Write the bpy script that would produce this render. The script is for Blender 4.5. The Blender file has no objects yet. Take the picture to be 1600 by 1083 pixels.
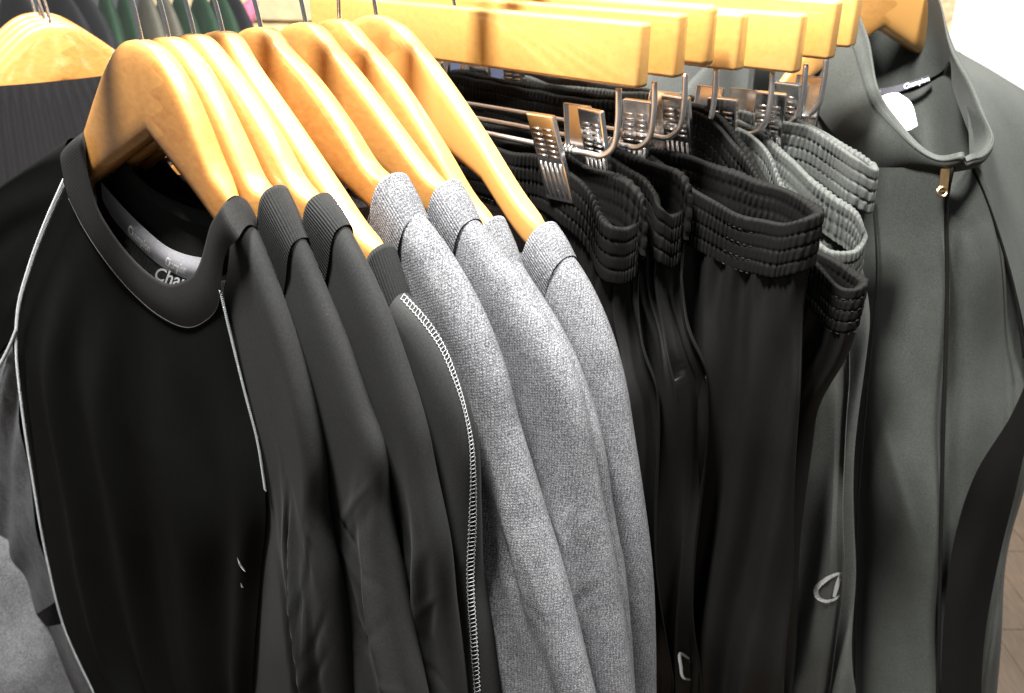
import bpy, bmesh, math, random
import numpy as np
from mathutils import Vector, Matrix
from mathutils.bvhtree import BVHTree
random.seed(7); rng = np.random.RandomState(11)
R = math.radians
scene = bpy.context.scene

# ------------------------------------------------------------------ camera
CAMH, PITCH, FPX = 1.6, R(26), 1400.0
cam_d = bpy.data.cameras.new('camera'); cam = bpy.data.objects.new('camera', cam_d)
scene.collection.objects.link(cam); scene.camera = cam
cam.location = (0, 0, CAMH); cam.rotation_euler = (R(90) - PITCH, 0, 0)
cam_d.sensor_width = 36; cam_d.lens = 36 * FPX / 1600; cam_d.clip_start = .02; cam_d.clip_end = 60
cam_d.dof.use_dof = True; cam_d.dof.focus_distance = .72; cam_d.dof.aperture_fstop = 9.0

# ------------------------------------------------------------------ world and lamps (shop interior)
w = bpy.data.worlds.new('World'); scene.world = w; w.use_nodes = True
w.node_tree.nodes['Background'].inputs[0].default_value = (.98, .99, 1, 1)
w.node_tree.nodes['Background'].inputs[1].default_value = .125
def area(name, loc, target, size, power, col, sy=None):
    l = bpy.data.lights.new(name, 'AREA'); l.energy = power; l.color = col; l.size = size
    if sy: l.shape = 'RECTANGLE'; l.size_y = sy
    o = bpy.data.objects.new(name, l); scene.collection.objects.link(o); o.location = loc
    o.rotation_euler = (Vector(target) - Vector(loc)).to_track_quat('-Z', 'Y').to_euler()
    return o
area('ceiling_lamp', (-.42, .42, 3.0), (-.05, .75, 1.4), .28, 145, (1, .975, .93))
area('ceiling_lamp', (.55, .55, 3.0), (.3, .85, 1.4), .28, 84, (1, .975, .93))
area('ceiling_panel', (0, 1.6, 3.05), (0, 1.5, 0), 2.2, 24, (1, .97, .92))
area('ceiling_lamp', (1.7, 2.2, 2.9), (1.9, 3.4, 1.3), .5, 120, (1, .97, .92))
scene.render.engine = 'CYCLES'
vs = scene.view_settings; vs.view_transform = 'Standard'; vs.look = 'None'; vs.exposure = 0.4; vs.gamma = 1

# ------------------------------------------------------------------ measuring helpers
cP, sP = math.cos(PITCH), math.sin(PITCH)
C0 = np.array([0, 0, CAMH]); RT = np.array([1., 0, 0]); FW = np.array([0, cP, -sP]); UP = np.array([0, sP, cP])
def ray(px, py): return FW + RT * (px - 800) / FPX - UP * (py - 541.5) / FPX
def at(px, py, Z): return C0 + Z * ray(px, py)
AZ = R(41)
r_ = np.array([math.sin(AZ), math.cos(AZ), 0]); u_ = np.array([math.cos(AZ), -math.sin(AZ), 0]); z_ = np.array([0, 0, 1.])
A0 = at(222, 62, .64)                       # top of the first shirt hanger
def loc(px, py, t):                         # a point of the rack plane at rail distance t, as (along hanger, height)
    d = ray(px, py); k = ((A0 + t * r_ - C0) @ r_) / (d @ r_); q = C0 + k * d - A0 - t * r_
    return (q @ u_, q[2])
def W(x, y, z): return A0 + np.multiply.outer(x, u_) + np.multiply.outer(y, r_) + np.multiply.outer(z, z_)

def cr(pts, n, closed=False):               # smooth resampled curve through points
    p = np.asarray(pts, float)
    if closed: p = np.vstack([p, p[:1]])
    d = np.r_[0, np.cumsum(np.linalg.norm(np.diff(p, axis=0), axis=1) ** .75)]
    if closed:
        P = np.vstack([p[-2], p, p[1]]); D = np.r_[d[0] - (d[-1] - d[-2]), d, d[-1] + (d[1] - d[0])]
    else:
        P = np.vstack([2 * p[0] - p[1], p, 2 * p[-1] - p[-2]]); D = np.r_[d[0] - (d[1] - d[0]), d, d[-1] + (d[-1] - d[-2])]
    def ev(t):
        i = np.clip(np.searchsorted(d, t, 'right') - 1, 0, len(d) - 2)
        t0, t1, t2, t3 = (D[i + k][:, None] for k in range(4)); p0, p1, p2, p3 = (P[i + k] for k in range(4)); t = t[:, None]
        a1 = (t1 - t) / (t1 - t0) * p0 + (t - t0) / (t1 - t0) * p1; a2 = (t2 - t) / (t2 - t1) * p1 + (t - t1) / (t2 - t1) * p2
        a3 = (t3 - t) / (t3 - t2) * p2 + (t - t2) / (t3 - t2) * p3
        b1 = (t2 - t) / (t2 - t0) * a1 + (t - t0) / (t2 - t0) * a2; b2 = (t3 - t) / (t3 - t1) * a2 + (t - t1) / (t3 - t1) * a3
        return (t2 - t) / (t2 - t1) * b1 + (t - t1) / (t2 - t1) * b2
    f = ev(np.linspace(0, d[-1], 8 * n + 1))
    L = np.r_[0, np.cumsum(np.linalg.norm(np.diff(f, axis=0), axis=1))]
    q = np.linspace(0, L[-1], n + 1)[:-1] if closed else np.linspace(0, L[-1], n)
    return np.stack([np.interp(q, L, f[:, k]) for k in range(f.shape[1])], 1)
def loft(curves, n, m):                     # curves (each a list of points) -> smooth n x m grid, n along each curve, m across
    cs = [cr(c, n) for c in curves]
    if len(cs) == 2:
        t = np.linspace(0, 1, m)[None, :, None]; return cs[0][:, None] * (1 - t) + cs[1][:, None] * t
    return np.stack([cr([c[i] for c in cs], m) for i in range(n)])
def smooth(t, a=0., b=1.): t = np.clip((t - a) / (b - a), 0, 1); return t * t * (3 - 2 * t)
def wob(a, b, seed, n=7, lo=1., hi=3.):     # smooth random field over two coordinates, about -1..1
    g = np.random.RandomState(seed); s = 0
    for k in range(n):
        f = g.uniform(lo, hi); th = g.uniform(0, 2 * math.pi); s = s + np.sin(2 * math.pi * f * (a * math.cos(th) + b * math.sin(th)) + g.uniform(0, 6.28))
    return s / n ** .5 / 1.1

# ------------------------------------------------------------------ objects
COL = scene.collection
def tag(o, label=None, cat=None, group=None, kind=None):
    if label: o['label'] = label
    if cat: o['category'] = cat
    if group: o['group'] = group
    if kind: o['kind'] = kind
    return o
def empty(name, p, label=None, cat=None, group=None):
    o = bpy.data.objects.new(name, None); COL.objects.link(o); o.location = Vector(p); o.empty_display_size = .02
    return tag(o, label, cat, group)
def add(name, verts, faces, mat, parent=None, uv=None, smooth_=True):
    me = bpy.data.meshes.new(name); off = np.zeros(3)
    if parent is not None:
        off = np.array(parent.location); p = parent.parent
        while p is not None: off = off + np.array(p.location); p = p.parent
    me.from_pydata([tuple(v) for v in (np.asarray(verts) - off)], [], faces); me.update()
    if uv is not None:
        l = me.uv_layers.new(name='UVMap'); vi = np.empty(len(me.loops), np.int32); me.loops.foreach_get('vertex_index', vi)
        l.data.foreach_set('uv', np.asarray(uv, np.float32)[vi].ravel())
    if smooth_: me.polygons.foreach_set('use_smooth', np.ones(len(me.polygons), bool))
    me.materials.append(mat); o = bpy.data.objects.new(name, me); COL.objects.link(o)
    if parent is not None: o.parent = parent
    return o
def gridfaces(n, m, cu=False, cv=False, base=0, flip=False):
    f = []
    for i in range(n if cu else n - 1):
        i2 = (i + 1) % n
        for j in range(m if cv else m - 1):
            j2 = (j + 1) % m; q = (base + i * m + j, base + i2 * m + j, base + i2 * m + j2, base + i * m + j2)
            f.append(q[::-1] if flip else q)
    return f
def grid(name, P, mat, parent=None, cu=False, cv=False, flip=False):
    n, m = P.shape[:2]
    du = np.vstack([np.zeros((1, m)), np.cumsum(np.linalg.norm(np.diff(P, axis=0), axis=2), 0)])
    dv = np.hstack([np.zeros((n, 1)), np.cumsum(np.linalg.norm(np.diff(P, axis=1), axis=2), 1)])
    du = np.repeat(du.mean(1)[:, None], m, 1)
    return add(name, P.reshape(-1, 3), gridfaces(n, m, cu, cv, 0, flip), mat, parent, np.stack([du, dv], 2).reshape(-1, 2))
def tube_vf(path, rad, k=8, closed=False, base=0, caps=True):
    p = np.asarray(path, float); n = len(p); rad = np.broadcast_to(rad, (n,))
    t = np.roll(p, -1, 0) - np.roll(p, 1, 0) if closed else np.gradient(p, axis=0)
    t /= np.linalg.norm(t, axis=1)[:, None] + 1e-12
    a = np.array([0, 0, 1.]) if abs(t[0][2]) < .9 else np.array([1., 0, 0]); N = []
    v = a - t[0] * (a @ t[0]); v /= np.linalg.norm(v)
    for i in range(n):
        v = v - t[i] * (v @ t[i]); v /= np.linalg.norm(v) + 1e-12; N.append(v)
    N = np.array(N); B = np.cross(t, N); th = np.linspace(0, 2 * math.pi, k, endpoint=False)
    V = p[:, None] + rad[:, None, None] * (np.cos(th)[None, :, None] * N[:, None] + np.sin(th)[None, :, None] * B[:, None])
    F = gridfaces(n, k, closed, True, base)
    if caps and not closed: F += [tuple(base + j for j in range(k))[::1], tuple(base + (n - 1) * k + j for j in range(k))[::-1]]
    return V.reshape(-1, 3), F
def tube(name, path, rad, mat, parent=None, k=8, closed=False):
    v, f = tube_vf(path, rad, k, closed); return add(name, v, f, mat, parent)
class MB:
    def __init__(s): s.v = []; s.f = []; s.n = 0
    def tube(s, path, rad, k=6, closed=False):
        v, f = tube_vf(path, rad, k, closed, s.n); s.v.append(v); s.f += f; s.n += len(v)
    def raw(s, v, f):
        s.v.append(np.asarray(v, float)); s.f += [tuple(i + s.n for i in q) for q in f]; s.n += len(v)
    def box(s, c, ax, ay, az):              # centre and three half-axis vectors
        c, ax, ay, az = map(np.asarray, (c, ax, ay, az))
        v = [c + i * ax + j * ay + k * az for i in (-1, 1) for j in (-1, 1) for k in (-1, 1)]
        s.raw(v, [(0, 1, 3, 2), (4, 6, 7, 5), (0, 4, 5, 1), (2, 3, 7, 6), (0, 2, 6, 4), (1, 5, 7, 3)])
    def build(s, name, mat, parent=None, sm=True): return add(name, np.vstack(s.v), s.f, mat, parent, None, sm)
def bevel(o, wd, seg=3):
    m = o.modifiers.new('bevel', 'BEVEL'); m.width = wd; m.segments = seg; m.limit_method = 'ANGLE'; m.angle_limit = R(40); return o
def surf_hit(o, px, py, off=.0008):         # the point of a built surface seen along a measured line of sight
    if 'bv' not in CACHE or CACHE['o'] is not o:
        me = o.data; wl = np.array([v.co for v in me.vertices]); p = o
        while p.parent is not None: p = p.parent; wl = wl + np.array(p.location)
        CACHE['bv'] = BVHTree.FromPolygons([tuple(q) for q in wl], [tuple(q.vertices) for q in me.polygons]); CACHE['o'] = o
    d = Vector(ray(px, py)).normalized(); h = CACHE['bv'].ray_cast(Vector(C0), d)
    if h[0] is None: return None
    nn = h[1] if h[1].dot(d) < 0 else -h[1]
    return np.array(h[0] + nn * off)
CACHE = {}

# ------------------------------------------------------------------ materials
def mat(name):
    m = bpy.data.materials.new(name); m.use_nodes = True; nt = m.node_tree; return m, nt, nt.nodes['Principled BSDF']
def nd(nt, t, **k):
    n = nt.nodes.new(t)
    for a, b in k.items():
        if a.startswith('i_'): n.inputs[int(a[2:])].default_value = b
        else: setattr(n, a, b)
    return n
def lk(nt, a, b): nt.links.new(a, b)
def ramp(nt, fac, stops):
    n = nd(nt, 'ShaderNodeValToRGB'); e = n.color_ramp.elements
    while len(e) < len(stops): e.new(.5)
    for q, (p, c) in zip(e, stops): q.position = p; q.color = (*c, 1)
    lk(nt, fac, n.inputs[0]); return n.outputs[0]
def math_(nt, op, a, b=None):
    n = nd(nt, 'ShaderNodeMath', operation=op)
    for k, x in enumerate((a, b)):
        if x is None: continue
        if isinstance(x, (int, float)): n.inputs[k].default_value = x
        else: lk(nt, x, n.inputs[k])
    return n.outputs[0]
def noise_(nt, co, scale, detail=3, rough=.5, dist=0):
    n = nd(nt, 'ShaderNodeTexNoise'); n.inputs['Scale'].default_value = scale; n.inputs['Detail'].default_value = detail
    n.inputs['Roughness'].default_value = rough; n.inputs['Distortion'].default_value = dist
    if co is not None: lk(nt, co, n.inputs['Vector'])
    return n.outputs[0]
def wave_(nt, co, period, direction='X', dist=0.):
    n = nd(nt, 'ShaderNodeTexWave', wave_type='BANDS', bands_direction=direction); n.inputs['Scale'].default_value = 2 * math.pi / (20 * period)
    n.inputs['Distortion'].default_value = dist; lk(nt, co, n.inputs['Vector']); return n.outputs[1]
def mapv(nt, co, sc=(1, 1, 1), rot=(0, 0, 0)):
    n = nd(nt, 'ShaderNodeMapping'); n.inputs['Scale'].default_value = sc; n.inputs['Rotation'].default_value = rot; lk(nt, co, n.inputs[0]); return n.outputs[0]
def bump(nt, b, h, strength, dist=.001, normal=None):
    n = nd(nt, 'ShaderNodeBump'); n.inputs['Strength'].default_value = strength; n.inputs['Distance'].default_value = dist
    lk(nt, h, n.inputs['Height'])
    if normal is not None: lk(nt, normal, n.inputs['Normal'])
    lk(nt, n.outputs[0], b.inputs['Normal']); return n.outputs[0]

def fabric(name, col, rough=.75, sheen=.02, knit=.0011, rib=0., lint=.35, spec=.12, ribs=.8):
    m, nt, b = mat(name); tc = nd(nt, 'ShaderNodeTexCoord'); uv, ob = tc.outputs['UV'], tc.outputs['Object']
    n1 = noise_(nt, ob, 1600, 2); n2 = noise_(nt, ob, 22, 3)
    f = math_(nt, 'ADD', math_(nt, 'MULTIPLY', n1, lint), math_(nt, 'MULTIPLY', n2, .25))
    n3 = noise_(nt, ob, 620, 2, .7); f = math_(nt, 'ADD', f, math_(nt, 'MULTIPLY', math_(nt, 'SUBTRACT', n3, .5), .6))
    sp_ = math_(nt, 'MULTIPLY', math_(nt, 'GREATER_THAN', noise_(nt, ob, 230, 1), .82), .35); f = math_(nt, 'ADD', f, sp_)
    lo = tuple(c * .55 for c in col); hi = tuple(c * 1.5 for c in col)
    lk(nt, ramp(nt, f, [(.05, lo), (.55, hi), (1., tuple(c * 3 for c in col))]), b.inputs['Base Color'])
    b.inputs['Roughness'].default_value = rough; b.inputs['Specular IOR Level'].default_value = spec
    b.inputs['Sheen Weight'].default_value = sheen; b.inputs['Sheen Roughness'].default_value = .5
    h = math_(nt, 'ADD', math_(nt, 'MULTIPLY', wave_(nt, uv, knit, 'DIAGONAL', 2), .3), math_(nt, 'MULTIPLY', n1, 1.6)); nn = bump(nt, b, h, .22, .0002)
    if rib: bump(nt, b, wave_(nt, uv, rib, 'X'), ribs, .0009, nn)
    return m
M = {}
M['black_knit'] = fabric('black_knit', (.0045, .0048, .0045), .75, .0, spec=.055)
M['charcoal_knit'] = fabric('charcoal_knit', (.0165, .017, .017), .72, .02, spec=.15)
M['charcoal_rib'] = fabric('charcoal_rib', (.015, .0155, .0155), .75, .02, rib=.0023)
M['collar_knit'] = fabric('collar_knit', (.013, .013, .0128), .75, .01, rib=.0026, ribs=.09)
M['trouser_black'] = fabric('trouser_black', (.0062, .0062, .0058), .7, .0, .0009, spec=.07)
M['trouser_black_leg'] = fabric('trouser_black_leg', (.0062, .0062, .006), .5, .0, .0009, spec=.2)
M['trouser_grey'] = fabric('trouser_grey', (.066, .070, .066), .65, .03, .0009)
M['trouser_charcoal'] = fabric('trouser_charcoal', (.06, .063, .06), .65, .03, .0009)
M['jacket_grey'] = fabric('jacket_grey', (.038, .0415, .038), .6, .02, .0009, spec=.15)
M['jacket_dark'] = fabric('jacket_dark', (.006, .006, .0055), .7, .0, spec=.08)
M['far_green'] = fabric('far_green', (.022, .042, .027), .8); M['far_olive'] = fabric('far_olive', (.085, .082, .066), .8)
M['far_dark'] = fabric('far_dark', (.018, .018, .02), .8); M['far_navy'] = fabric('far_navy', (.03, .036, .06), .8)
M['sweater_black'] = fabric('sweater_black', (.0085, .008, .009), .85, .02)
def heather(name, rib=0.):
    m, nt, b = mat(name); tc = nd(nt, 'ShaderNodeTexCoord'); uv, ob = tc.outputs['UV'], tc.outputs['Object']
    n1 = noise_(nt, mapv(nt, uv, (1, .8, 1)), 1500, 2, .75); n2 = noise_(nt, ob, 500, 2, .6); n4 = noise_(nt, ob, 45, 2)
    co = nd(nt, 'ShaderNodeVectorMath', operation='ADD'); lk(nt, uv, co.inputs[0])
    sc_ = nd(nt, 'ShaderNodeVectorMath', operation='SCALE'); sc_.inputs['Scale'].default_value = .0016; nz = nd(nt, 'ShaderNodeTexNoise'); nz.inputs['Scale'].default_value = 260; lk(nt, uv, nz.inputs['Vector']); lk(nt, nz.outputs[1], sc_.inputs[0]); lk(nt, sc_.outputs[0], co.inputs[1])
    wx = wave_(nt, co.outputs[0], .0021, 'X'); wy = wave_(nt, co.outputs[0], .0027, 'Y'); st = math_(nt, 'MULTIPLY', wx, wy)   # rows of stitches
    f = math_(nt, 'ADD', math_(nt, 'ADD', math_(nt, 'MULTIPLY', n1, .75), math_(nt, 'MULTIPLY', n2, .28)), math_(nt, 'MULTIPLY', math_(nt, 'SUBTRACT', st, .25), .07))
    f = math_(nt, 'ADD', f, math_(nt, 'MULTIPLY', math_(nt, 'SUBTRACT', n4, .5), .08))
    lk(nt, ramp(nt, f, [(.38, (.02, .021, .024)), (.50, (.08, .082, .089)), (.63, (.27, .275, .29))]), b.inputs['Base Color'])
    b.inputs['Roughness'].default_value = .85; b.inputs['Specular IOR Level'].default_value = .15
    nn = bump(nt, b, math_(nt, 'ADD', st, math_(nt, 'MULTIPLY', n1, .8)), .3, .0004)
    if rib: bump(nt, b, wave_(nt, uv, rib, 'X'), .6, .0007, nn)
    return m
M['heather'] = heather('heather'); M['heather_rib'] = heather('heather_rib', .0024)
def wood(name, a, bcol, along=(1, 1, 1), joint=False):
    m, nt, b = mat(name); tc = nd(nt, 'ShaderNodeTexCoord'); ob = tc.outputs['Object']; oi = nd(nt, 'ShaderNodeObjectInfo')
    v = nd(nt, 'ShaderNodeVectorMath', operation='ADD'); lk(nt, ob, v.inputs[0])
    cx = nd(nt, 'ShaderNodeCombineXYZ'); lk(nt, math_(nt, 'MULTIPLY', oi.outputs['Random'], 13.), cx.inputs[0]); lk(nt, math_(nt, 'MULTIPLY', oi.outputs['Random'], 7.), cx.inputs[2]); lk(nt, cx.outputs[0], v.inputs[1])
    g = noise_(nt, mapv(nt, v.outputs[0], along), 30, 5, .6, .25); big = noise_(nt, mapv(nt, v.outputs[0], (.6, 1, 1)), 11, 2)
    f = math_(nt, 'ADD', math_(nt, 'MULTIPLY', g, .72), math_(nt, 'MULTIPLY', big, .28))
    if joint:
        sx = nd(nt, 'ShaderNodeSeparateXYZ'); lk(nt, ob, sx.inputs[0])
        wv = math_(nt, 'MULTIPLY', math_(nt, 'SINE', math_(nt, 'MULTIPLY', sx.outputs[2], 330.)), .006)
        st = math_(nt, 'GREATER_THAN', math_(nt, 'ADD', math_(nt, 'ADD', sx.outputs[0], wv), math_(nt, 'MULTIPLY', sx.outputs[2], -.25)), .022)
        f = math_(nt, 'ADD', f, math_(nt, 'MULTIPLY', st, math_(nt, 'MULTIPLY', math_(nt, 'SUBTRACT', oi.outputs['Random'], .5), .8)))
    f = math_(nt, 'ADD', f, math_(nt, 'MULTIPLY', math_(nt, 'SUBTRACT', oi.outputs['Random'], .5), .22))
    mid = tuple((x + y) / 2 for x, y in zip(a, bcol))
    lk(nt, ramp(nt, f, [(.12, a), (.5, mid), (.88, bcol)]), b.inputs['Base Color'])
    b.inputs['Roughness'].default_value = .45; b.inputs['Coat Weight'].default_value = 1.; b.inputs['Coat Roughness'].default_value = .08; b.inputs['Coat IOR'].default_value = 1.65
    bump(nt, b, g, .08, .0004); return m
M['wood'] = wood('maple', (.36, .145, .03), (.61, .315, .088), (.5, 6, 8), True)
M['wood_bar'] = wood('maple_bar', (.48, .23, .05), (.64, .365, .108), (.25, 8, 7))
def plain(name, col, rough=.5, metal=0., nscale=0, amt=.2):
    m, nt, b = mat(name); b.inputs['Roughness'].default_value = rough; b.inputs['Metallic'].default_value = metal
    tc = nd(nt, 'ShaderNodeTexCoord'); n = noise_(nt, tc.outputs['Object'], nscale or 60, 3)
    lk(nt, ramp(nt, n, [(.3, tuple(c * (1 - amt) for c in col)), (.7, tuple(min(1, c * (1 + amt * .6)) for c in col))]), b.inputs['Base Color']); return m
M['chrome'] = plain('chrome', (.86, .86, .86), .17, 1, 300, .05)
M['rod_steel'] = plain('rod_steel', (.9, .9, .9), .36, 1, 300, .05)
M['thread'] = plain('thread', (.36, .38, .39), .8, 0, 900, .3)
M['thread_grey'] = plain('thread_grey', (.30, .31, .32), .8, 0, 900, .3)
M['thread_dark'] = plain('thread_dark', (.012, .012, .012), .8, 0, 900, .3)
M['tape'] = plain('tape', (.42, .42, .45), .8, 0, 700, .2); M['white'] = plain('white', (.88, .88, .88), .6, 0, 100, .05)
M['tape_dark'] = plain('tape_dark', (.045, .045, .055), .8, 0, 700, .2)
M['silver_print'] = plain('silver_print', (.55, .56, .56), .45, 0, 700, .1)
M['wall_white'] = plain('wall_white', (.82, .81, .79), .9, 0, 6, .04); M['cream'] = plain('cream', (.62, .50, .30), .6, 0, 20, .15)
M['stone'] = plain('stone', (.36, .27, .16), .9, 0, 40, .5); M['pink'] = plain('pink', (.5, .13, .22), .8, 0, 200, .5)

# ------------------------------------------------------------------ setting: floor, wall
def floor_mat():
    m, nt, b = mat('floor'); tc = nd(nt, 'ShaderNodeTexCoord'); ob = tc.outputs['Object']
    g = noise_(nt, mapv(nt, ob, (30, 3, 1)), 6, 5, .6); n2 = noise_(nt, ob, 3, 2)
    lk(nt, ramp(nt, math_(nt, 'ADD', math_(nt, 'MULTIPLY', g, .7), math_(nt, 'MULTIPLY', n2, .3)), [(.3, (.03, .019, .011)), (.7, (.09, .058, .034))]), b.inputs['Base Color'])
    b.inputs['Roughness'].default_value = .55; return m
M['floor'] = floor_mat()
def box_obj(name, c, hx, hy, hz, mt, parent=None, ang=0., bev=.0):
    mb = MB(); ca, sa = math.cos(ang), math.sin(ang); mb.box(c, (hx * ca, hx * sa, 0), (-hy * sa, hy * ca, 0), (0, 0, hz)); o = mb.build(name, mt, parent, False)
    if bev: bevel(o, bev)
    return o
tag(add('floor', [(-4, -2, -.006), (5, -2, -.006), (5, 6, -.006), (-4, 6, -.006)], [(0, 1, 2, 3)], M['floor'], None, None, False), kind='structure')
FL = bpy.data.objects['floor']
pl = {}
k = 0
for i in range(14):                          # floor boards where the floor shows, laid in staggered rows
    for j in range(4):
        x = .75 + i * .125; y = .75 + (i % 2) * .3 + j * .62
        h = (.0618, .309)
        o = box_obj('floor_board', (x, y, 0), h[0], h[1], .004, M['floor'], FL, R(0)); k += 1
tag(box_obj('wall', (2.6, 4.6, 1.5), 1.5, .06, 1.5, M['wall_white'], None, R(-8)), kind='structure')

# ------------------------------------------------------------------ hangers
TOPP = np.array([(0, 0), (.012, -.0008), (.025, -.005), (.05, -.022), (.08, -.050), (.11, -.080), (.14, -.108), (.17, -.133), (.205, -.158)])
BOTP = np.array([(0, -.068), (.03, -.076), (.06, -.091), (.10, -.114), (.14, -.138), (.17, -.157), (.205, -.176)])
def prof(P, x): return np.interp(np.abs(x), P[:, 0], P[:, 1])
_tc = cr(TOPP, 60); _bc = cr(BOTP, 60)
def htop(x): return np.interp(np.abs(x), _tc[:, 0], _tc[:, 1])
def hbot(x): return np.interp(np.abs(x), _bc[:, 0], _bc[:, 1])

def arm_height(x): return np.interp(np.abs(x), [0, .03, .06, .1, .15, .3], [.068, .063, .050, .034, .026, .020])
def hanger_parts(h, frame, top=None, mt='wood', lean=-.22, rail=.072, xe=(-.205, .205), deep=(.12, .12), tk0=.0098):
    """frame(x,y,z) -> world; one curved wooden body and a wire hook; top(x) is the upper edge, deep = where each arm enters the cloth and thins"""
    top = top or htop; x = np.concatenate([np.linspace(xe[0], -.10, 20), np.linspace(-.097, -.003, 24), [0], np.linspace(.003, .097, 24), np.linspace(.10, xe[1], 20)])
    th = np.linspace(0, 2 * math.pi, 28, endpoint=False); P = np.zeros((len(x), 28, 3)); e = .55
    ct = np.sign(np.cos(th)) * np.abs(np.cos(th)) ** .42; st = np.sign(np.sin(th)) * np.abs(np.sin(th)) ** .5
    for i, q in enumerate(x):
        dp = min(deep[q > 0], .13); sgq = 1 if q > 0 else -1; zt = float(top(q)); zx = float(top(sgq * dp)) - .031
        zb = -.068 + (zx + .068) * abs(q) / dp if abs(q) < dp else zt - (.031 - .05 * (abs(q) - dp)) + min(0, zx - float(top(sgq * dp)) + .031)
        zb = min(zb, zt - .02)
        zt -= .004 * float(smooth(abs(q), deep[q > 0] - .004, deep[q > 0] + .02)); hh = (zt - zb) / 2; zc = (zt + zb) / 2
        cov = float(smooth(abs(q), deep[q > 0] - .016, deep[q > 0] + .004)); tk = tk0 * (1 - .52 * cov)
        ed = min(abs(q - xe[0]), abs(q - xe[1])); endk = math.sqrt(max(0.02, 1 - max(0, (.015 - ed) / .0151) ** 2))
        P[i] = frame(np.full(28, q), tk * ct * endk, zc + hh * st * endk)
    n, m = P.shape[:2]; f = gridfaces(n, m, False, True); f += [tuple(range(m)), tuple((n - 1) * m + j for j in range(m))[::-1]]
    add('wooden_body', P.reshape(-1, 3), f, M[mt], h)
    a = np.linspace(R(-90), R(150), 16); rr = .0185
    s = [(0, 0, -.01), (lean * .02, 0, .02), (lean * .045, 0, .045)]
    hook = s + [(lean * rail + rr * math.cos(q), 0, rail + .006 + rr * math.sin(q)) for q in a[1:]]
    hk = cr(hook, 50); tube('hook', frame(hk[:, 0], hk[:, 1], hk[:, 2]), .0019, M['chrome'], h, 10)
TT = [0, .0215, .0424, .0669, .1017, .1454, .1789, .222]          # places of the eight shirt hangers on the rail
# right-hand outline (collar seam -> shoulder -> sleeve) of every shirt, and the upper edge of each hanger arm, measured
EDGE = {0: [(395, 366), (425, 440), (462, 545), (490, 650), (503, 720), (508, 800), (527, 900), (550, 1090), (556, 1200)],
        1: [(470, 372), (505, 455), (540, 540), (575, 640), (598, 705), (606, 790), (632, 920), (668, 1085), (690, 1200)],
        2: [(535, 350), (570, 415), (608, 500), (640, 590), (664, 670), (678, 740), (700, 850), (708, 960), (722, 1090), (730, 1200)],
        3: [(622, 455), (665, 505), (703, 570), (730, 640), (744, 705), (748, 800), (752, 900), (768, 1000), (780, 1090), (790, 1200)],
        4: [(640, 320), (700, 400), (750, 490), (785, 580), (805, 660), (835, 760), (875, 890), (905, 1000), (928, 1090), (950, 1200)],
        5: [(738, 345), (790, 410), (850, 500), (890, 570), (912, 640), (930, 740), (950, 850), (968, 960), (988, 1090), (1000, 1200)],
        6: [(795, 395), (830, 450), (880, 530), (915, 610), (940, 700), (955, 800), (975, 920), (990, 1090), (1000, 1200)],
        7: [(873, 385), (915, 445), (950, 520), (973, 600), (988, 690), (1003, 790), (1016, 900), (1021, 1000), (1023, 1090), (1024, 1200)]}
ARM = [[(262, 78), (293, 125), (322, 190), (345, 250)], [(318, 95), (355, 160), (390, 235), (412, 282)], [(360, 95), (400, 150), (440, 215), (475, 280)], [(398, 95), (460, 185), (520, 275), (570, 350)],
       [(452, 72), (500, 125), (550, 195), (590, 258)], [(528, 70), (580, 135), (635, 210), (682, 272)], [(570, 55), (625, 120), (690, 220), (740, 305)], [(630, 38), (680, 95), (740, 180), (815, 300)]]
CTOP = [(368, 316), (432, 301), (502, 313), (600, 391), (616, 281), (702, 291), (772, 348), (852, 357)]
CX = [-.033, -.01, .01, .03, .03, .045, .055, .07]                # middle of each shirt, measured along its hanger
RIDGE, SEAMX, COLX = [], [], []
for i in range(8):
    e = [loc(*p, TT[i]) for p in EDGE[i]]; a = [loc(*p, TT[i] + .004) for p in ARM[i]]; c_ = loc(*CTOP[i], TT[i])
    q = np.array([(0., 0.), (.012, -.001)] + [p for p in a if p[0] > .02] + [(c_[0] + .004, c_[1] - .006)] + [(x - .005, z - .010) for x, z in e[:4]]); q = q[np.argsort(q[:, 0])]
    RIDGE.append(cr(q, 80)); SEAMX.append(e[0]); COLX.append(c_)
def ridge(i):
    Rg = RIDGE[i]; order_ = np.argsort(Rg[:, 0])
    return lambda x: np.where(np.asarray(x) >= 0, np.interp(x, Rg[order_, 0], Rg[order_, 1]), htop(x))
order = ['frontmost', 'second', 'third', 'fourth', 'fifth', 'sixth', 'seventh', 'last']
hw = ['holding the black shirt with white seams', 'holding the second charcoal shirt', 'holding the third charcoal shirt', 'reaching furthest down its collar',
      'entering the nearest heather grey collar', 'entering the second heather grey collar', 'its collar nearly hidden', 'beside the trousers']
for i in range(8):
    h = empty('shirt_hanger', W(0, TT[i], 0.), 'varnished wooden hanger, %s of the shirt row, %s' % (order[i], hw[i]), 'hanger', 'wooden hangers of the shirt row')
    def fr(x, y, z, i=i): return W(x, TT[i] + y, z)
    hanger_parts(h, fr, ridge(i), lean=[-.2, -.26, -.3, -.34, -.34, -.3, .1, -.25][i], xe=(-.19, COLX[i][0] + .05), deep=(.13, COLX[i][0]))

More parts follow.
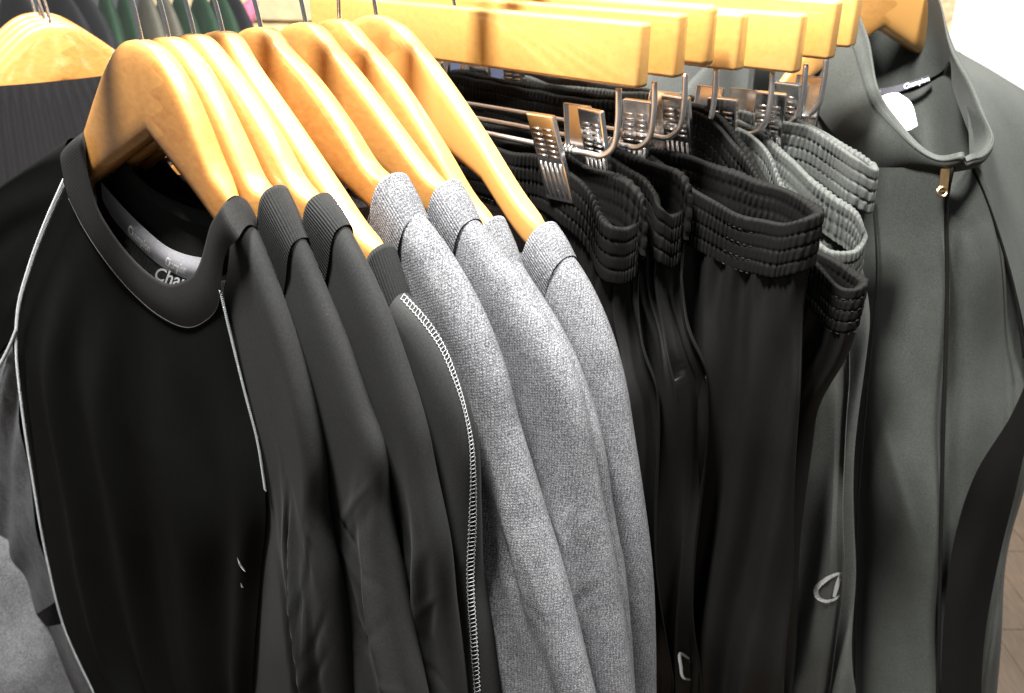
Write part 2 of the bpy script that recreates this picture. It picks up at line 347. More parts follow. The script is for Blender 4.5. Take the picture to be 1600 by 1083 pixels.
# ------------------------------------------------------------------ shirts
def drape(O, I, Ib, t0, h, n=90, dens=26, fold=None, flare=0.0):
    """half of a hanging garment: outline O and inner edge I (front) / Ib (back), all (along, height); h(s) half thickness.
    Columns run front inner edge -> outline ridge -> back inner edge."""
    o = cr(O, n); i1 = cr(I, n); i2 = cr(Ib, n); s = np.linspace(0, 1, n)[:, None]; hh = h(s)
    tt = np.linspace(0, 1, dens) ** 2.0
    def side(inn, sg):
        d = inn - o; L = np.linalg.norm(d, axis=1)[:, None]; dd = tt[None, :] * L; rad = hh * 1.6
        q = np.clip(dd / rad, 0, 1); y = sg * hh * np.sqrt(np.clip(1 - (1 - q) ** 2, 0, 1))
        x = o[:, :1] + d[:, :1] * tt[None, :]; z = o[:, 1:] + d[:, 1:] * tt[None, :]
        if fold is not None: y = y + fold(s + 0 * dd, dd, sg) * smooth(dd, 0, .02)
        return np.stack([x, y, z], 2)
    f = side(i1, -1)[:, ::-1]; b = side(i2, 1)[:, 1:]; G = np.concatenate([f, b], 1)
    return G, s
def toW(G, t0): return W(G[..., 0], G[..., 1] + t0, G[..., 2])
GAP = np.diff(TT + [.27])
def edge_px(pts, t): return [loc(px, py, t) for px, py in pts]
def fold_fn(seed, amp=.004):
    g = np.random.RandomState(seed); fs = [(g.uniform(.015, .09), g.uniform(-.02, .05), g.uniform(.0035, .009), g.uniform(.5, 1.) * g.choice([-1, 1]), g.uniform(.3, .55)) for _ in range(7)]
    cs = [(g.uniform(.38, .8), g.uniform(.01, .07), g.uniform(-.5, .5), g.uniform(.003, .007), g.uniform(.06, .16), g.uniform(.4, 1) * g.choice([-1, 1])) for _ in range(14)]
    def f(s, d, sg):                         # a few soft creases that start below the shoulder and run down
        y = 0
        for p, k, w_, A, s0 in fs: y = y + A * np.exp(-((d - p - k * (s - .4)) / w_) ** 2) * smooth(s, s0, s0 + .25)
        for s0, d0, k, w_, l_, A in cs: y = y + .13 * A * np.exp(-((d - d0 - k * (s - s0)) / w_) ** 2 - ((s - s0) / l_) ** 2)
        return amp * (1.1 * y + .22 * wob(s * 1.5, d * 8, seed, 5, .5, 1.6))
    return f
shirt_txt = {0: 'black crew neck shirt with pale flatlock seams and grey neck tape, frontmost of the row',
             1: 'charcoal shirt directly behind the front black shirt, twisted rib collar', 2: 'charcoal shirt, third from the front of the row',
             3: 'black shirt with white chain stitching down its shoulder, next to the grey shirts',
             4: 'heather grey shirt nearest the black shirts, brightest shoulder', 5: 'heather grey shirt between the first and last grey ones, wide rib collar',
             6: 'mostly hidden heather grey shirt, a collar sliver showing before the last', 7: 'last heather grey shirt, hanging against the black trousers'}
SH = {}
def ring_collar(name, par, t, xr, xl, zs, mt, w=.030, hgt=.0125, front=.075, back=.028, tilt=0.):
    """rib neck band: closed ring lying over both hanger arms; xr / xl neck points right and left, zs(x) = ridge height"""
    n, m = 200, 16; th = np.linspace(-math.pi / 2, 1.5 * math.pi, n, endpoint=False); P = np.zeros((n, m, 3)); xc = (xr + xl) / 2; a = (xr - xl) / 2
    for j, v in enumerate(np.linspace(0, 1, m)):
        xx = xc + (a + w * v * .92) * np.cos(th); s = np.sin(th)
        yn = np.minimum(1, np.abs(s) / .30); y = -np.sign(s) * np.sin(yn * math.pi / 2) * (hgt + .0015 - .0028 * v) * (1 + .04 * np.sin(v * math.pi)); arch = (1 - np.cos(yn * math.pi / 2)) * hgt * .9
        zr = zs(np.where(np.cos(th) > 0, xr + w * v * .9, xl - w * v * .9))
        e_ = smooth(np.abs(s), .12, 1.); drop = np.where(s > 0, front, back) * e_ + w * v * smooth(np.abs(s), .1, .8) * .95 + arch
        ck = smooth(np.abs(np.cos(th)), 0, .9); z = zr * ck + (zs(xc + a) - .004) * (1 - ck) - drop + .0012 * np.sin(math.pi * v) + .0045 * (1 - v) + .0008
        P[:, j] = W(xx, t + y, z)
    # rolled inner lip
    lip = P[:, :1] + (P[:, :1] - P[:, 1:2]) * .2 - np.array([0, 0, .003]); lip2 = lip - np.array([0, 0, .010])
    cen = P[:, :1].mean(0, keepdims=True); lip2 = lip2 + (cen - lip2) * np.array([.03, .03, 0])
    return grid(name, np.concatenate([lip2, lip, P], 1), mt, par, cu=True)
for i in range(1, 8):
    t = TT[i]; grey = i >= 4; body_m = M['heather'] if grey else (M['charcoal_knit']); rib_m = M['heather_rib'] if grey else M['charcoal_rib']
    s_ = empty('shirt', W(CX[i], t, -.11), shirt_txt[i], 'shirt', 'shirts on the wooden hangers'); SH[i] = s_
    O = edge_px(EDGE[i], t); hgap = min(GAP[i - 1], GAP[i]) * .5
    x0, z0 = O[0]; n = 90
    hf = lambda s, g=hgap: g * (.95 + .25 * smooth(s, .3, .7)) + 0 * s
    # mirrored left outline, hanging a little closer
    xm = CX[i]; OL = [(2 * xm - x - .01, z - .004) for x, z in O]
    for nm, oo, sg in (('right_side', O, 1), ('left_side', OL, -1)):
        zt = [z for _, z in oo]; I = [(xm, -.20), (xm, -.26), (xm, -.34), (xm, -.45), (xm, oo[-1][1])]; Ib = [(xm, -.15), (xm, -.22), (xm, -.32), (xm, -.45), (xm, oo[-1][1])]
        G, s = drape(oo, I, Ib, t, hf, n=170, dens=56, fold=fold_fn(i * 3 + (sg > 0), .008))
        # loose sway of the hanging cloth below the shoulder
        G[..., 1] += .004 * smooth(s, .4, 1.) * wob(s * 1.2, G[..., 0] * 6, 40 + i, 4, .6, 1.6)
        o = grid('sleeve_and_body_half', toW(G, t), body_m, s_, flip=(sg < 0))
        if sg > 0: SH[('r', i)] = o
    xr, zc_ = COLX[i]; xs_, zs_ = SEAMX[i]
    def zs(x, xr=xr, zc_=zc_, xs_=xs_, zs_=zs_, xm=xm):
        q = np.where(x > xm, x, 2 * xm - x); return zc_ + (q - xr) * (zs_ - zc_) / (xs_ - xr)
    ring_collar('rib_collar', s_, t, xr, 2 * xm - xr, zs, rib_m, max(.026, xs_ - xr + .002), hgap * 1.0 + .002)

# ------------------------------------------------------------------ the first shirt, front in view
s1 = empty('shirt', W(CX[0], 0, -.11), shirt_txt[0], 'shirt', 'shirts on the wooden hangers'); SH[0] = s1
YF = -.0135
def pl_(pts, t=YF): return [loc(px, py, t) for px, py in pts]
LPIPE = [(100, 287), (72, 350), (46, 420), (28, 490), (26, 550), (35, 640), (50, 740), (75, 880), (104, 990), (150, 1090), (196, 1200)]
RPIPE = [(345, 455), (365, 540), (385, 620), (403, 690), (415, 765), (417, 800), (408, 900), (402, 1000), (398, 1090), (394, 1200)]
CSEAM = [(100, 287), (107, 310), (129, 354), (166, 410), (207, 458), (251, 495), (292, 512), (318, 504), (340, 480), (345, 455)]
n, m = 120, 110
Lc, Rc, Tc = cr(LPIPE, n), cr(RPIPE, n), cr(CSEAM, m); Bc = cr([LPIPE[-1], (290, 1215), RPIPE[-1]], m)
v = np.linspace(0, 1, n)[:, None, None]; c = np.linspace(0, 1, m)[None, :, None]
PX = (1 - c) * Lc[:, None] + c * Rc[:, None] + (1 - v) * Tc[None] + v * Bc[None] - ((1 - c) * (1 - v) * Tc[0] + c * (1 - v) * Tc[-1] + (1 - c) * v * Bc[0] + c * v * Bc[-1])
G = np.zeros((n, m, 3))
for a in range(n):
    for b in range(m):
        x, z = loc(PX[a, b, 0], PX[a, b, 1], YF); G[a, b] = (x, 0, z)
cc = np.linspace(0, 1, m)[None, :]; vv = np.linspace(0, 1, n)[:, None]
fo = sum(A * np.exp(-((cc - (p + q * vv)) / wd) ** 2) for A, p, q, wd in [(-.010, .20, .10, .055), (.006, .30, .10, .05), (-.006, .43, .09, .05), (.004, .52, .08, .04), (-.005, .66, .09, .06), (.004, .78, .07, .05), (-.005, .90, .03, .05)])
YB = YF - .012 * np.sin(math.pi * cc) * smooth(vv, 0, .3) + 1.3 * fo * smooth(vv, .02, .35) * (.6 + .5 * vv) + .0015 * wob(vv, cc * 2, 5, 6, 1, 3)
G[..., 1] = YB
body = grid('body_front', toW(G, 0), M['black_knit'], s1, flip=True)
# right sleeve: outline ridge to the right seam
hf0 = lambda s: .0108 + .004 * smooth(s, .3, .7)
G, s = drape(edge_px([(381, 338)] + EDGE[0], 0), pl_([(346, 440)] + [(x - (10 if y > 780 else 2), y) for x, y in RPIPE]), [(CX[0] + .03, -.235), (CX[0], -.30), (CX[0], -.40), (CX[0], -.6)], 0, hf0, 170, 56, fold_fn(2, .009))
sl_r = grid('right_sleeve', toW(G, 0), M['charcoal_knit'], s1)
# left raglan shoulder (black) and its grey lower sleeve
CB = [(CX[0], -.225), (CX[0], -.28), (CX[0], -.35), (CX[0], -.5)]
LOUT = [(112, 216), (88, 232), (45, 262), (0, 296), (-40, 345), (-75, 430), (-90, 540), (-95, 680)]
G, s = drape(edge_px(LOUT, .0), pl_([(112, 268), (100, 287), (72, 350), (46, 420), (30, 480), (25, 520)]), CB[:3], 0, lambda s: .011 + .003 * smooth(s, .3, .8), 90, 36, fold_fn(9, .003))
grid('left_shoulder', toW(G, 0), M['black_knit'], s1, flip=True)
G, s = drape(edge_px([(-95, 680), (-92, 760), (-84, 880), (-62, 1045)], .0), pl_([(25, 520), (32, 640), (50, 760), (72, 870), (90, 938)]), CB[1:], 0, lambda s: .014 + .003 * s, 90, 48, fold_fn(12, .014))
sl_l = grid('left_sleeve', toW(G, 0), M['heather'], s1, flip=True)
# hem of the short sleeve and lower side panel in grey
LP2 = [(98, 975), (104, 990), (125, 1040), (150, 1090), (196, 1200)]
G = loft([[(*loc(px - 34, py + 4, .004), .004) for px, py in LP2], [(*loc(px - 14, py + 2, YF), YF - .001) for px, py in LP2], [(*loc(px + 2, py, YF), YF + .001) for px, py in LP2]], 30, 14)
grid('side_panel', W(G[..., 0], G[..., 2], G[..., 1]), M['heather'], s1)
# neck band, measured front and back edges
FI = [(124, 214), (129, 245), (137, 277), (151, 325), (177, 369), (207, 406), (236, 432), (262, 445), (284, 440), (303, 428), (314, 406), (321, 380), (329, 351), (344, 327)]
FO = [(92, 238), (96, 262), (107, 310), (129, 354), (166, 410), (207, 458), (251, 495), (292, 512), (318, 504), (340, 480), (345, 455), (347, 425), (354, 392), (372, 374)]
BI = [(150, 210), (168, 232), (192, 251), (229, 288), (273, 314), (308, 327), (350, 332), (376, 322), (391, 317)]
BO = [(140, 240), (150, 272), (164, 293), (192, 322), (222, 352), (259, 383), (290, 398), (345, 402), (390, 385), (410, 364)]
nf, nb = 90, 60
def L3(pts, y, n):
    q = cr([(*loc(px, py, y), y) for px, py in pts], n); return np.stack([q[:, 0], q[:, 2], q[:, 1]], 1)
fi, fo_ = L3(FI, YF - .003, nf), L3(FO, YF - .002, nf); bi, bo = L3(BI, .011, nb)[::-1], L3(BO, .0125, nb)[::-1]
def bridge(p, q, k, up):
    e = np.linspace(0, 1, k + 2)[1:-1, None]; o = p * (1 - e) + q * e; o[:, 2] += up * np.sin(math.pi * e[:, 0]); return o
inner = np.vstack([fi, bridge(fi[-1], bi[0], 14, .0075), bi, bridge(bi[-1], fi[0], 8, .005)])
outer = np.vstack([fo_, bridge(fo_[-1], bo[0], 14, .0085), bo, bridge(bo[-1], fo_[0], 8, .005)])
def sm_loop(a, k=5):
    for _ in range(k): a = (np.roll(a, 1, 0) + 2 * a + np.roll(a, -1, 0)) / 4
    return a
inner, outer = sm_loop(inner, 3), sm_loop(outer, 3); rows = []
cen = inner.mean(0)
for e in np.linspace(0, 1, 14):
    p = inner * (1 - e) + outer * e; bul = .0014 * math.sin(math.pi * e)
    p = p.copy(); p[:, 1] += np.sign(p[:, 1]) * bul; p[:, 2] += .4 * bul; rows.append(p)
lip = inner.copy(); lip[:, 1] *= .93; lip[:, 2] += .0002; lip2 = inner.copy(); lip2[:, 1] *= .88; lip2[:, 2] -= .012
Q = np.stack([lip2, lip] + rows, 1); cl = grid('rib_collar', W(Q[..., 0], Q[..., 1], Q[..., 2]), M['collar_knit'], s1, cu=True)
# back of the shirt seen through the neck
G = loft([[(*loc(px, py, .014), .014) for px, py in BO], [(*loc(px, py + 60, .016), .016) for px, py in BO], [(*loc(px + 20, py + 260, .016), .016) for px, py in BO]], 60, 30)
bk = grid('body_back', W(G[..., 0], G[..., 2], G[..., 1]), M['black_knit'], s1)
# neck tape
TAPE = [(158, 284), (176, 305), (192, 323), (222, 353), (259, 384), (288, 397), (322, 404)]
T2 = [(160, 308), (174, 334), (184, 347), (211, 376), (245, 407), (281, 428), (316, 438)]
G = loft([[(*loc(px, py, .007), .007) for px, py in TAPE], [(*loc(px, py, .006), .0057) for px, py in [((a + c) / 2, (b + d) / 2) for (a, b), (c, d) in zip(TAPE, T2)]], [(*loc(px, py + 4, .0075), .0075) for px, py in T2]], 60, 8)
TG = W(G[..., 0], G[..., 2], G[..., 1]); tp = grid('neck_tape', TG, M['tape'], s1, flip=True)

# text as flat print laid on a surface patch
def text_verts(s, shear=0.):
    cu = bpy.data.curves.new('t', 'FONT'); cu.body = s; cu.size = 1; cu.resolution_u = 3; cu.shear = shear; cu.offset = .012
    o = bpy.data.objects.new('t', cu); COL.objects.link(o); bpy.context.view_layer.update()
    me = o.evaluated_get(bpy.context.evaluated_depsgraph_get()).to_mesh()
    v = np.array([q.co for q in me.vertices]); f = [tuple(p.vertices) for p in me.polygons]
    o.to_mesh_clear(); bpy.data.objects.remove(o); bpy.data.curves.remove(cu); return v, f
def print_on(name, txt, fn, mt, par, shear=.0):   # fn maps (0..1 along, 0..1 up) to a point
    v, f = text_verts(txt, shear); w_ = v[:, 0].max() - v[:, 0].min(); a = (v[:, 0] - v[:, 0].min()) / w_; b = (v[:, 1] + .05) / .85
    return add(name, np.array([fn(p, q) for p, q in zip(a, b)]), f, mt, par, None, False)
def patch(Gw, a0, a1, b0, b1, off):
    n, m = Gw.shape[:2]
    def fn(p, q):
        x = (a0 + (a1 - a0) * p) * (n - 1); y = (b0 + (b1 - b0) * q) * (m - 1); i, j = int(min(max(x, 0), n - 2)), int(min(max(y, 0), m - 2)); fx, fy = x - i, y - j
        return (Gw[i, j] * (1 - fx) * (1 - fy) + Gw[i + 1, j] * fx * (1 - fy) + Gw[i, j + 1] * (1 - fx) * fy + Gw[i + 1, j + 1] * fx * fy) + off
    return fn
offn = -r_ * .0009
print_on('tape_print', 'Champion', patch(TG, .29, .50, .78, .24, offn), M['white'], tp, .2)
print_on('tape_print', 'Champion', patch(TG, .65, .84, .78, .24, offn), M['white'], tp, .2)
lab = loft([[(*loc(246, 413, .006), .006), (*loc(306, 431, .006), .006)], [(*loc(241, 437, .006), .006), (*loc(301, 455, .006), .006)]], 8, 4); LG = W(lab[..., 0], lab[..., 2], lab[..., 1])
print_on('neck_print', 'Cham', patch(LG, .02, 1., 1., 0., offn), M['silver_print'], s1, .15)

# stitching --------------------------------------------------------
def path_w(pts, y, n): return np.array([W(x, y, z) for x, z in cr([loc(px, py, y) for px, py in pts], n)])
def flatlock(name, path, side, wd, pitch, par, mt, slant=.6, rad=.0006):
    L = np.r_[0, np.cumsum(np.linalg.norm(np.diff(path, axis=0), axis=1))]; k = int(L[-1] / pitch); mb = MB()
    q = np.stack([np.interp(np.linspace(0, L[-1], k), L, path[:, c]) for c in range(3)], 1); tg = np.gradient(q, axis=0); tg /= np.linalg.norm(tg, axis=1)[:, None]
    sd = side / np.linalg.norm(side)
    for p, t_ in zip(q, tg):
        b = np.cross(t_, sd); b /= np.linalg.norm(b); a_ = p + b * wd / 2 - t_ * slant * wd / 2; c_ = p - b * wd / 2 + t_ * slant * wd / 2
        mid = (a_ + c_) / 2 + sd * rad * 1.6; mb.tube(np.array([a_, (a_ + mid) / 2 + sd * rad, mid, (c_ + mid) / 2 + sd * rad, c_]), rad, 4)
    return mb.build(name, mt, par)
def hits(o, pts, n, off=.0008):
    out = [surf_hit(o, x, y, off) for x, y in cr(pts, n)]; return np.array([q for q in out if q is not None])
flatlock('stitching', path_w(LPIPE, YF - .0055, 300), -r_, .0072, .0036, s1, M['thread'], .7, .00042)
flatlock('stitching', path_w(RPIPE[:5], YF - .0015, 200), -r_, .0026, .0016, s1, M['thread'], .9, .00042)
flatlock('stitching', path_w([(26, 515), (18, 535), (6, 560), (-12, 590), (-30, 640)], YF - .006, 60), -r_, .0045, .0019, s1, M['thread'])
flatlock('stitching', path_w(LP2, YF - .003, 60), -r_, .0040, .0019, s1, M['thread_grey'])
tube('collar_seam', path_w(CSEAM[1:], YF - .0022, 100), .0005, M['thread_dark'], s1, 5)
# small printed marks on the chest, half turned round the fold
def decal(name, o, polys, mt, par, off=.001):
    mb = MB()
    for pg in polys:
        pp = [surf_hit(o, x, y, off) for x, y in pg]
        if any(q is None for q in pp): continue
        mb.raw(pp, [tuple(range(len(pp)))])
    if mb.n: return mb.build(name, mt, par, False)
decal('chest_print', body, [[(372, 870), (376, 878), (382, 887), (385, 893), (381, 890), (375, 882)], [(377, 909), (380, 915), (382, 917), (378, 917)]], M['silver_print'], s1)
# fourth shirt: white chain stitch along its shoulder
o = SH[('r', 3)]
pth = [(632, 462), (662, 495), (690, 535), (712, 585), (728, 635), (739, 690), (742, 740), (741, 820), (738, 900), (744, 1000), (750, 1085)]
def chain(name, o, pts, par, mt, half=5., n=620, k=95):
    c = cr(pts, n); tg = np.gradient(c, axis=0); tg /= np.linalg.norm(tg, axis=1)[:, None]; nr = np.stack([-tg[:, 1], tg[:, 0]], 1); mb = MB(); ph = np.linspace(0, k * math.pi * 2, n); wd = half * np.interp(np.linspace(0, 1, n), [0, .1, .32, .45, .6, 1], [1, 1.1, .45, .8, 1.25, 1.1])
    for sg in (-1, 1):
        q = c + nr * (sg * wd * .8 + wd * .16 * np.sin(ph))[:, None]
        w_ = [surf_hit(o, x, y, .0006) for x, y in q]; w_ = [p for p in w_ if p is not None]
        if len(w_) > 8: mb.tube(np.array(w_), .00034, 5)
    for j in range(0, n - 3, 6):
        w_ = [surf_hit(o, *(c[j] + nr[j] * e * wd[j] + tg[j] * (1.6 * e + rng.uniform(-.5, .5))), .0007) for e in (-.85, 0, .85)]
        if all(p is not None for p in w_): mb.tube(np.array(w_), .00032, 4)
    if mb.n: return mb.build(name, mt, par)
chain('stitching', o, [(x - 3, y + 2) for x, y in pth], SH[3], M['thread_grey'])

# ------------------------------------------------------------------ clothes rail
RZ = .072 - .006 + .012 + .0185 - .0019 - .0115
rp = cr([(-.10 - .0, -.12, 0), (-.03, -.02, 0), (CX[3] - .012, .067, 0), (CX[7] - .012, .222, 0), (.06, .40, 0), (.085, .62, 0), (.09, .8, 0)], 60)
rl = empty('clothes_rail', W(rp[30][0], rp[30][1], RZ), 'chrome rail carrying the shirt and trouser hangers', 'rail')
tube('rail_tube', W(rp[:, 0], rp[:, 1], np.full(60, RZ)), .0112, M['chrome'], rl, 16)
box_obj('rail_post', W(.09, .80, 0) - np.array([0, 0, A0[2] / 2 - RZ / 2]), .014, .014, (A0[2] + RZ) / 2, M['chrome'], rl, 0, .003)

# ------------------------------------------------------------------ trouser hangers
TP = [.30, .34, .38, .42, .46, .50, .54]
ENDS = [(1005, 138), (1060, 122), (1110, 105), (1160, 110), (1245, 115), (1300, 93), (1330, 75)]
HB = .21; pos = []
th_txt = ['nearest trouser hanger, flat wooden bar with its clip on black waistband', 'second trouser hanger, bar end just behind the nearest', 'third trouser hanger, rounded bright bar end',
          'fourth trouser hanger, short orange bar end in mid row', 'fifth trouser hanger, long bar end hanging lowest', 'sixth trouser hanger, near the jacket', 'last trouser hanger, touching the grey jacket collar']
def clip(h, cu, ct, cz, ang, tw=0., lean=0.):
    """spring clip: two ribbed plates meeting at the jaw, hub between; cu,ct,cz = jaw top on the rod"""
    ck = empty('clip', W(cu, ct, cz)); ck.parent = h; ck.location = Vector(W(cu, ct, cz) - np.array(h.location))
    ca, sa = math.cos(tw), math.sin(tw); X = u_ * ca + r_ * sa; Yv = -u_ * sa + r_ * ca
    for sg in (-1, 1):
        a = ang * sg; up = z_ * math.cos(a) + Yv * math.sin(a) - X * lean; up /= np.linalg.norm(up); nrm = np.cross(X, up); nrm = nrm if nrm @ Yv * sg > 0 else -nrm
        base = W(cu, ct, cz) + Yv * (sg * .0175) - z_ * .043 + X * lean * .03
        wd, hgt, tk = .0135, .078, .0008; mb = MB()
        mb.box(base + up * hgt / 2, X * wd, up * hgt / 2, nrm * tk)
        for e in (-1, 1): mb.box(base + up * hgt / 2 + X * wd * e - nrm * .0020, X * .0007, up * hgt * .5, nrm * .0026)
        mb.box(base + up * hgt - nrm * .002, X * wd, up * .0007, nrm * .0026)
        pb = mb.build('clip_plate', M['chrome'], ck, False); bevel(pb, .0005, 2)
        m2 = MB()
        for q in range(5):
            x0 = (-1 + .5 * q) * wd * .78; m2.tube(np.array([base + X * x0 + up * .004 + nrm * tk, base + X * x0 + up * .036 + nrm * tk]), .00125, 6)
        for rr in range(6):
            for e in (-1, 1): m2.tube(np.array([base + X * (e * wd * .12) + up * (.042 + rr * .0048) + nrm * tk, base + X * (e * wd * .78) + up * (.042 + rr * .0048) + nrm * tk]), .00125, 6)
        m2.build('embossed_ribs', M['chrome'], ck)
    th = np.linspace(0, 2 * math.pi * 5, 70); c0 = W(cu, ct, cz)
    tube('spring', c0[None] + np.outer((th / th[-1] - .5) * .018, X) + np.outer(.0042 * np.cos(th), Yv) + np.outer(.0042 * np.sin(th), z_), .0008, M['chrome'], ck, 6)
    tube('hinge_pin', np.array([c0 - X * .0145, c0 + X * .0145]), .0018, M['chrome'], ck, 8)
    return ck
CLIPS = []
for i in range(7):
    ue, zb = loc(*ENDS[i], TP[i]); cxp = ue - HB; pos.append((cxp, zb)); t = TP[i]
    h = empty('trouser_hanger', W(cxp, t, zb), 'wooden ' + th_txt[i], 'hanger', 'trouser hangers with clips')
    hgt = .0505 if i != 3 else .048; tk = .0085; mb = MB(); rot = [0, .01, 0, -.02, .01, 0, .02][i]
    X = u_ * math.cos(rot) + r_ * math.sin(rot); Yv = -u_ * math.sin(rot) + r_ * math.cos(rot); c = W(cxp, t, zb + hgt / 2)
    mb.box(c, X * HB, Yv * tk, z_ * hgt / 2)
    bevel(mb.build('wooden_bar', M['wood_bar'], h, True), .0035 if i not in (2,) else .006, 4)
    uw = HB - .024; zr = -.108 + [0, .001, .004, .006, 0, .004, .006][i] - zb
    rod = [(uw, zr + .058), (uw + .001, zr + .03), (uw - .002, zr + .010), (uw - .012, zr), (uw - .03, zr - .001), (0, zr - .001), (-uw + .03, zr - .001), (-uw + .012, zr), (-uw + .002, zr + .010), (-uw, zr + .03), (-uw, zr + .058)]
    rd = cr(rod, 120); tube('wire_rod', W(cxp, t, zb)[None] + np.outer(rd[:, 0], X) + np.outer(rd[:, 1], z_), .0027, M['rod_steel'], h, 10)
    hk = cr([(0, hgt - .01), (-.004, hgt + .015)] + [(-.006 + .0185 * math.cos(q), .0907 - zb - .0 + .0185 * math.sin(q) - .0129) for q in np.linspace(R(-80), R(150), 14)], 40)
    tube('hook', W(cxp, t, zb)[None] + np.outer(hk[:, 0], X) + np.outer(hk[:, 1], z_), .0019, M['chrome'], h, 8)
    cu = cxp + [.134, .150, .150, .165, .150, .165, .165][i]
    clip(h, cu, t, zb + zr, [.16, .2, .14, .2, .16, .2, .16][i], [.05, -.15, .1, .0, .15, .1, 0][i], [.20, .05, -.05, .04, 0, -.04, .05][i]); clip(h, cxp - .15, t, zb + zr, .2)
    CLIPS.append((cu, zb + zr - .03))

# ------------------------------------------------------------------ trousers
RIM = [dict(f=[(905, 277), (926, 303), (941, 336), (957, 352)], b=[(978, 354), (1001, 337), (1005, 312), (986, 289), (947, 265), (909, 256)], m='trouser_black'),
       dict(f=[(975, 258), (1006, 275), (1024, 300), (1033, 323)], b=[(1048, 333), (1068, 323), (1077, 300), (1068, 277), (1033, 254), (985, 241)], m='trouser_black'),
       dict(f=[(1040, 258), (1079, 289), (1110, 308), (1149, 331), (1188, 343), (1227, 347), (1258, 338)], b=[(1279, 329), (1268, 318), (1219, 292), (1149, 269), (1091, 246), (1045, 236)], m='trouser_black'),
       dict(f=[(1150, 225), (1200, 300), (1250, 372), (1277, 409), (1316, 447), (1337, 449)], b=[(1352, 438), (1330, 421), (1304, 407), (1271, 386), (1215, 310), (1160, 220)], m='trouser_black'),
       dict(f=[(1190, 222), (1223, 289), (1250, 340), (1277, 374), (1304, 391)], b=[(1337, 390), (1351, 365), (1343, 339), (1297, 300), (1246, 258), (1203, 218)], m='trouser_grey'),
       dict(f=[(1231, 192), (1265, 199), (1304, 223), (1343, 246)], b=[(1363, 263), (1364, 258), (1345, 240), (1305, 214), (1250, 190)], m='trouser_grey')]
HW = [.052, .050, .050, .044, .046, .042]
REDGE = [[(990, 444), (1020, 600), (1030, 800), (1040, 1083)], [(1070, 417), (1092, 560), (1092, 800), (1090, 1083)], [(1262, 430), (1258, 560), (1240, 800), (1228, 1083)],
         [(1300, 525), (1283, 590), (1268, 700), (1250, 850), (1235, 1083)], [(1340, 440), (1330, 560), (1323, 640), (1317, 887), (1290, 1083)], [(1352, 335), (1357, 480), (1342, 640), (1335, 820), (1338, 1083)]]
tr_txt = ['black jogging trousers nearest the grey shirts, waistband under the front clip', 'black jogging trousers with a small pinched waistband loop, second in row', 'black jogging trousers with a wide open sagging waistband',
          'black trousers whose waistband hangs lowest, below the grey loop', 'grey trousers with an open ruched waistband loop and printed logo', 'pale grey trousers with ruched waistband next to the jacket']
TRO = []
